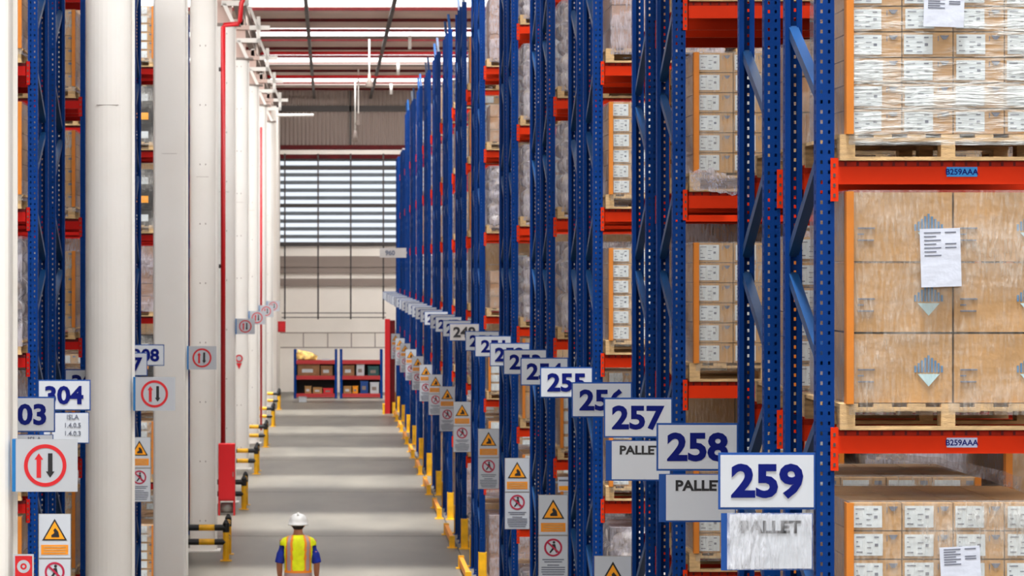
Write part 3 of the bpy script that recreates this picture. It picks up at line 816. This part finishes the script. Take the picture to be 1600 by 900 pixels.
# fire point signs
def firesign(x, y, z, w_, lab):
    t = thing('fire_sign', lab, 'sign', (x, y, z))
    b = MB(); b.box(0, w_, 0, .01, -w_*1.25, 0, 'signwhite'); b.box(w_*.08, w_*.92, -.002, 0, -w_*1.15, -w_*.08, 'sred'); obj('sign_face', b, t)
    b = MB(); b.ring(w_/2, -w_*.6, w_*.16, w_*.32, -.004, -.002, 'signwhite', 24); b.ring(w_/2, -w_*.6, .001, w_*.07, -.004, -.002, 'signwhite', 16); obj('pictogram', b, t)
firesign(px(21, 1.285), 1.285*U, pz(866, 1.285), .13, 'small red fire hose sign low on the first white column')
b = MB(); b.ring(0, 0, .001, .1, 0, .008, 'signwhite', 24); b.ring(0, 0, .06, .095, -.003, 0, 'sred', 24); b.prism([(-.07, -.12), (.07, -.12), (0, -.27)], 0, .006, 'sred')
tag(obj('fire_marker', b, None, (px(373, 5.06), 5.08*U-.02, pz(560, 5.08))), 'small round red fire marker with arrow on the sixth white column', 'sign')
# red hydrant cabinet and its riser
t = thing('hydrant_cabinet', 'tall red fire hydrant cabinet on the floor in front of the fifth white column', 'cabinet', (px(341, 4.15), 4.15*U, 0))
b = MB(); b.box(0, .345, 0, .25, .30, 1.48, 'red'); bevel(obj('body', b, t), .01)
b = MB(); b.box(.02, .325, -.012, -.002, .33, 1.45, 'red'); b.box(.3, .315, -.025, -.012, .8, .9, 'steel'); obj('door', b, t)
b = MB(); b.box(.31, .345, 0, .25, 0, .3, 'red'); obj('leg', b, t)
b = MB(); b.box(0, .035, 0, .25, 0, .3, 'red'); obj('leg', b, t)
b = MB(); b.smooth = True; b.tube([(.05, .14, .15), (.3, .14, .15)], .11, 'steel', 16); obj('hose_coupling', b, t)
X = px(348.5, 4.2); Y = 4.2*U+.02
b = MB(); b.smooth = True
b.tube([(X, Y, 1.4), (X, Y, pz(42, 4.2)), (X+.02, Y, pz(39, 4.2)), (px(372, 4.2), Y, pz(37, 4.2)), (px(375, 4.2), Y, pz(33, 4.2)), (px(377, 4.2), Y, pz(5, 4.2)), (px(384, 4.2), Y, pz(-10, 4.2)), (px(384, 4.2), Y, ROOFZ)], .05, 'red', 12)
for y_ in (108, 416): b.box(X-.09, X+.0, Y-.02, Y+.1, pz(y_, 4.2)-.04, pz(y_, 4.2)+.04, 'grime')
tag(obj('fire_riser', b), 'red fire riser pipe rising from the hydrant cabinet to the roof', 'pipe')
X2 = px(408, 6.3); b = MB(); b.smooth = True; b.tube([(X2, 6.3*U, 0), (X2, 6.3*U, 9.5)], .035, 'red', 10)
tag(obj('fire_riser', b), 'thin red riser pipe between the far white columns', 'pipe')
b = MB(); b.box(0, .3, 0, .2, -.2, .22, 'red'); b.zprism([(.05, -.03), (.25, -.03), (.25, 0), (.05, 0)], -.15, .15, 'sred')
tag(obj('alarm_box', b, None, (px(434, 7.8), 7.8*U, pz(511, 7.8))), 'small red fire alarm box in the corner where columns meet the window wall', 'alarm')
f = MB(); f.box(-2.6, px(434, 7.8), 7.6*U, WY, 0, 11.2, 'wallw'); struct('wall_corner', f)
# wall lamp stub near the far columns
pipe('conduit_arm', [(-2.3, 7.65*U, pz(180, 7.65)), (px(490, 7.65), 7.65*U, pz(180, 7.65))], .05, 'white', 'short white horizontal conduit arm beside the far column heads', 'pipe')

# ------------------------------------------------------------------ low shelving against the far wall
def shelf_bay(x0, x1, r, lab, items):
    t = thing('shelving_bay', lab, 'shelving', (x0, r*U, 0), 0, 'low shelving at the far wall'); L = x1-x0
    for x in (0, L):
        for y in (0, .9):
            b = MB(); b.box(x-.05, x+.05, y-.04, y+.04, 0, 1.9, 'blue'); obj('upright', b, t)
    b = MB(); b.box(.04, L-.04, .945, .955, .15, 1.45, 'grime'); obj('back_panel', b, t)
    for x in (.041, L-.051):
        b = MB(); b.box(x, x+.008, .05, .85, .15, 1.4, 'grime'); obj('side_panel', b, t)
    for z in (.18, .87, 1.47):
        b = MB(); b.box(.05, L-.05, -.03, .93, z-.12, z, 'dred'); b.box(.05, L-.05, -.05, -.03, z-.13, z+.02, 'shelfred'); obj('shelf', b, t)
    for (x, z, w_, h, m, name, il) in items:
        b = MB(); b.box(0, w_, 0, .5, 0, h, m); b.box(-.01, w_+.01, -.01, .51, h-.04, h, m); b.box(w_*.2, w_*.7, -.004, 0, h*.3, h*.6, 'label' if m.startswith('card') else 'girt')
        tag(obj(name, b, None, (x0+x, r*U+.05, z+.003)), il, 'box' if 'carton' in name else 'bin', 'goods on the far low shelving')
rs = 7.8
shelf_bay(px(461, rs), px(525, rs), rs, 'low blue and red shelving bay at the far wall, with a yellow sack on top',
   [(.1, .87, .85, .45, 'card2', 'carton', 'wide brown carton on the middle shelf of the sack-topped far bay'), (1.0, .87, .45, .4, 'card2', 'carton', 'brown carton beside the wide one on the middle shelf of the sack-topped bay'),
    (.38, .18, .25, .3, 'card', 'carton', 'small tan carton on the bottom shelf of the sack-topped far bay'), (.7, .18, .35, .25, 'card', 'carton', 'flat tan carton on the bottom shelf of the sack-topped far bay'),
    (1.1, .18, .38, .22, 'sred', 'bin', 'low red bin on the bottom shelf of the sack-topped far bay'), (1.04, 1.03+.44, .3, .05, 'signwhite', 'bin', 'flat white tray on the top shelf of the sack-topped far bay')])
shelf_bay(px(533, rs), px(596, rs), rs, 'low blue and red shelving bay at the far wall, beside the red post',
   [(.06, .87, .45, .42, 'card2', 'carton', 'brown carton beside the pale bin on the middle shelf of the bare-topped bay'), (.6, .87, .3, .46, 'pastel', 'bin', 'pale bin on the middle shelf of the bare-topped far bay'),
    (1.05, .87, .42, .38, 'teal', 'bin', 'dark teal bin on the middle shelf of the bare-topped far bay'), (.1, .18, .3, .3, 'card', 'carton', 'small tan carton on the bottom shelf of the bare-topped bay'),
    (.45, .18, .2, .3, 'amber', 'bin', 'small yellow bin on the bottom shelf of the bare-topped far bay'), (.75, .18, .3, .5, 'signblue', 'bin', 'dark blue bin on the bottom shelf of the bare-topped far bay'),
    (1.13, .18, .34, .45, 'pastel', 'bin', 'large pale bin on the bottom shelf of the bare-topped far bay')])
b = MB(); b.smooth = True; k = b.mi('amber')
b.loft([(0, 0, 0, .40, .3), (0, 0, .06, .44, .3), (.03, 0, .15, .40, .25), (-.06, 0, .22, .36, .22), (-.14, 0, .30, .2, .18), (-.2, 0, .36, .08, .08)], 'tan', 24)
b.v = [(x+.12*noise.noise(Vector((x*9, y*6, z*9))), y, z+.10*noise.noise(Vector((x*7+5, y*6, z*6)))) for x, y, z in b.v]
b.v = [(x, y, max(z, 0)) for x, y, z in b.v]
tag(obj('sack', b, None, (px(478, rs), rs*U+.45, 1.49)), 'lumpy yellow sack lying on top of the far shelving', 'sack')
b = MB(); b.box(-.14, .14, 0, .25, 0, .2, 'pastel'); b.box(-.15, .15, -.01, .26, .16, .2, 'signwhite')
tag(obj('floor_box', b, None, (px(473, 7.6), 7.6*U, 0)), 'small grey box on the floor before the far shelving', 'box')
# red steel post and hanging sign near the end
X = px(608.5, 7.0)
t = thing('red_post', 'tall red steel guide post standing where the rack rows end before the shelving', 'post', (X, 7.0*U, 0))
b = MB(); b.box(-.16, .02, -.1, .1, 0, 3.3, 'red'); b.box(.02, .2, .0, .3, 0, 3.25, 'dred'); obj('shaft', b, t)
b = MB(); b.box(-.24, -.17, -.25, .2, 0, .35, 'yellow'); obj('foot_guard', b, t)
b = MB(); b.box(.1, .2, -.25, -.15, 0, .4, 'yellow'); obj('foot_guard', b, t)
rr = 6.23; t = thing('hanging_sign', 'small grey sign fixed high to a far rack upright over the aisle', 'sign', (px(607, rr), rr*U-.03, pz(395, rr)), 0)
b = MB(); b.box(-.27, .55, 0, .02, -.15, .15, 'signgrey'); b.box(.5, .578, .02, .035, -.03, .03, 'steel'); obj('sign_face', b, t)
obj('sign_text', text_mesh('960', .2, 'ink', .008), t, (.05, -.004, 0))

# ------------------------------------------------------------------ the person
def remeshed(name, b, vox, smooth_it=6):
    me = b.mesh(name+'_src'); o = bpy.data.objects.new('tmp', me); C.objects.link(o)
    m = o.modifiers.new('r', 'REMESH'); m.mode = 'VOXEL'; m.voxel_size = vox; m.use_smooth_shade = True
    s = o.modifiers.new('s', 'SMOOTH'); s.factor = .5; s.iterations = smooth_it
    bpy.context.view_layer.update()
    out = bpy.data.meshes.new_from_object(o.evaluated_get(bpy.context.evaluated_depsgraph_get()))
    bpy.data.objects.remove(o); return out
PX, PR_ = -.42, 2.735
b = MB()
b.loft([(0, 0, .86, .15, .10), (0, 0, .95, .165, .115), (0, 0, 1.05, .15, .105), (0, .0, 1.15, .15, .105), (0, .0, 1.28, .175, .115), (0, -.005, 1.38, .185, .11), (0, -.01, 1.44, .15, .085), (0, -.005, 1.48, .075, .065), (0, .005, 1.56, .057, .06)], 'skin', 28)
b.ball((0, .025, 1.64), (.078, .098, .115), 'skin')                         # skull
b.ball((0, .075, 1.60), (.055, .05, .075), 'skin', 10)                      # jaw and face
b.prism([(-.012, 1.60), (.012, 1.60), (.006, 1.65), (-.006, 1.65)], .11, .142, 'skin')
for s_ in (-1, 1):
    b.ball((s_*.08, .02, 1.63), (.014, .024, .034), 'skin', 8)                # ears
    sh, el, wr = Vector((s_*.20, -.005, 1.40)), Vector((s_*.255, -.02, 1.12)), Vector((s_*.25, .10, .90))
    b.tube([sh+Vector((-s_*.06, 0, .02)), sh, (sh+el)/2, el, (el+wr)/2, wr], 0, 'skin', 16, [.055, .06, .05, .042, .04, .029])
    hand = Vector((s_*.245, .13, .85))
    b.tube([wr, wr*.4+hand*.6, hand+Vector((0, .012, -.03))], 0, 'skin', 12, [.028, .038, .034])
    for k in range(4):
        o_ = hand+Vector((0, -.028+k*.019+.01, -.035)); ln = (.028, .034, .032, .026)[k]
        b.tube([o_, o_+Vector((-s_*.006, .004, -ln)), o_+Vector((-s_*.022, .004, -ln*1.8)), o_+Vector((-s_*.036, .002, -ln*2.2))], 0, 'skin', 8, [.0105, .0095, .009, .007])
    b.tube([hand+Vector((0, .03, .01)), hand+Vector((-s_*.012, .052, -.02)), hand+Vector((-s_*.022, .058, -.05))], 0, 'skin', 8, [.013, .011, .009])
    st = s_*.09
    b.tube([(s_*.085, 0, .93), (s_*.092, .01+st, .72), (s_*.092, .012+st, .49), (s_*.095, -.01+st*1.2, .25), (s_*.095, -.02+st*1.3, .07)], 0, 'skin', 18, [.092, .08, .058, .05, .038])
pers = obj('person', remeshed('person', b, .0075, 3), None, (PX, PR_*U, 0))
tag(pers, 'person in white helmet and yellow safety vest walking away down the aisle', 'person')
bpy.data.meshes[pers.data.name].materials.clear(); pers.data.materials.append(M['skin'])
# trousers, shirt, vest
b = MB(); b.loft([(0, 0, .84, .17, .12), (0, 0, .95, .178, .128), (0, 0, 1.02, .165, .12)], 'trouser', 28)
for s_ in (-1, 1):
    st = s_*.09
    b.tube([(s_*.085, 0, .95), (s_*.095, .01+st, .72), (s_*.095, .012+st, .49), (s_*.097, -.01+st*1.2, .25), (s_*.097, -.02+st*1.3, .06)], 0, 'trouser', 18, [.105, .095, .075, .07, .066])
obj('trousers', remeshed('trousers', b, .012), pers).data.materials.append(M['trouser'])
for s_ in (-1, 1):
    st = s_*.117
    b = MB(); b.smooth = True; b.loft([(s_*.1, .035+st, .0, .052, .14, .8), (s_*.1, .035+st, .03, .054, .145, .8), (s_*.1, .01+st, .07, .05, .10), (s_*.098, -.03+st, .13, .05, .058)], 'boot', 18)
    obj('boot', b, pers)
b = MB(); b.loft([(0, 0, .95, .172, .125), (0, 0, 1.05, .165, .118), (0, 0, 1.15, .162, .116), (0, 0, 1.28, .186, .125), (0, -.005, 1.38, .2, .122), (0, -.01, 1.445, .16, .095), (0, -.005, 1.485, .075, .07)], 'shirt', 28)
for s_ in (-1, 1):
    sh, el = Vector((s_*.20, -.005, 1.375)), Vector((s_*.258, -.02, 1.10))
    b.tube([sh+Vector((-s_*.07, 0, .02)), sh, (sh*.5+el*.5), sh*.05+el*.95], 0, 'shirt', 18, [.05, .064, .064, .064])
obj('shirt', remeshed('shirt', b, .01, 4), pers).data.materials.append(M['shirt'])
b = MB(); b.smooth = True; n_ = 96; zz = [.86+(1.5-.86)*k/40 for k in range(41)]
def interp(z):
    T = [(.86, .195, .15), (.95, .19, .148), (1.05, .184, .14), (1.15, .184, .138), (1.28, .215, .147), (1.36, .25, .146), (1.41, .248, .136), (1.455, .205, .12), (1.5, .09, .08)]
    for a, c in zip(T, T[1:]):
        if a[0] <= z <= c[0]+1e-6: t_ = (z-a[0])/(c[0]-a[0]); return a[1]+(c[1]-a[1])*t_, a[2]+(c[2]-a[2])*t_
    return T[-1][1:]
for z in zz:
    rx, ry = interp(z)
    for t_ in range(n_): a = 2*PI*t_/n_; c_ = math.cos(a); q_ = math.sin(a); b.v.append((rx*math.copysign(abs(c_)**.9, c_), -.008+ry*math.copysign(abs(q_)**.9, q_), z))
for mm in ('vyel', 'vor', 'vsil'): b.mi(mm)
for j in range(40):
    for t_ in range(n_):
        u = (t_+1) % n_; x = abs(b.v[j*n_+t_][0]); z = zz[j]; q_ = math.sin(2*PI*(t_+.5)/n_)
        if x > .19 and z > 1.12 and z < 1.34: continue      # arm holes
        m_ = 'vyel'
        if .078 < x < .108: m_ = 'vor'
        elif x < .15 and x >= .108: m_ = 'vsil'
        elif .15 <= x < .17: m_ = 'vor'
        if .93 < z < .98: m_ = 'vsil'
        elif .89 < z <= .93 or .98 <= z < 1.02: m_ = 'vor'
        b.f.append((j*n_+t_, j*n_+u, (j+1)*n_+u, (j+1)*n_+t_)); b.m.append(b.mi(m_))
vo = obj('safety_vest', b, pers); sm = vo.modifiers.new('t', 'SOLIDIFY'); sm.thickness = .005
vo['label'] = 'yellow vest with orange and silver stripes'
b = MB(); b.smooth = True; b.ball((0, .005, 1.635), (.083, .092, .085), 'hair', 12); obj('hair', b, pers)
b = MB(); b.smooth = True
b.loft([(0, .02, 1.655, .128, .145), (0, .02, 1.668, .13, .148), (0, .02, 1.672, .118, .136), (0, .02, 1.71, .115, .133), (0, .02, 1.75, .098, .115), (0, .02, 1.775, .068, .082), (0, .02, 1.788, .03, .04), (0, .02, 1.79, .005, .006)], 'helmet', 36)
b.zprism([(-.08, .13), (.08, .13), (.06, .20), (0, .215), (-.06, .20)], 1.655, 1.665, 'helmet'); b.box(-.012, .012, -.08, .12, 1.77, 1.795, 'helmet')
b.v = [(x*1.08, .02+(y-.02)*1.06, 1.63+(z-1.655)*1.16) for x, y, z in b.v]
obj('safety_helmet', b, pers)['label'] = 'white safety helmet'
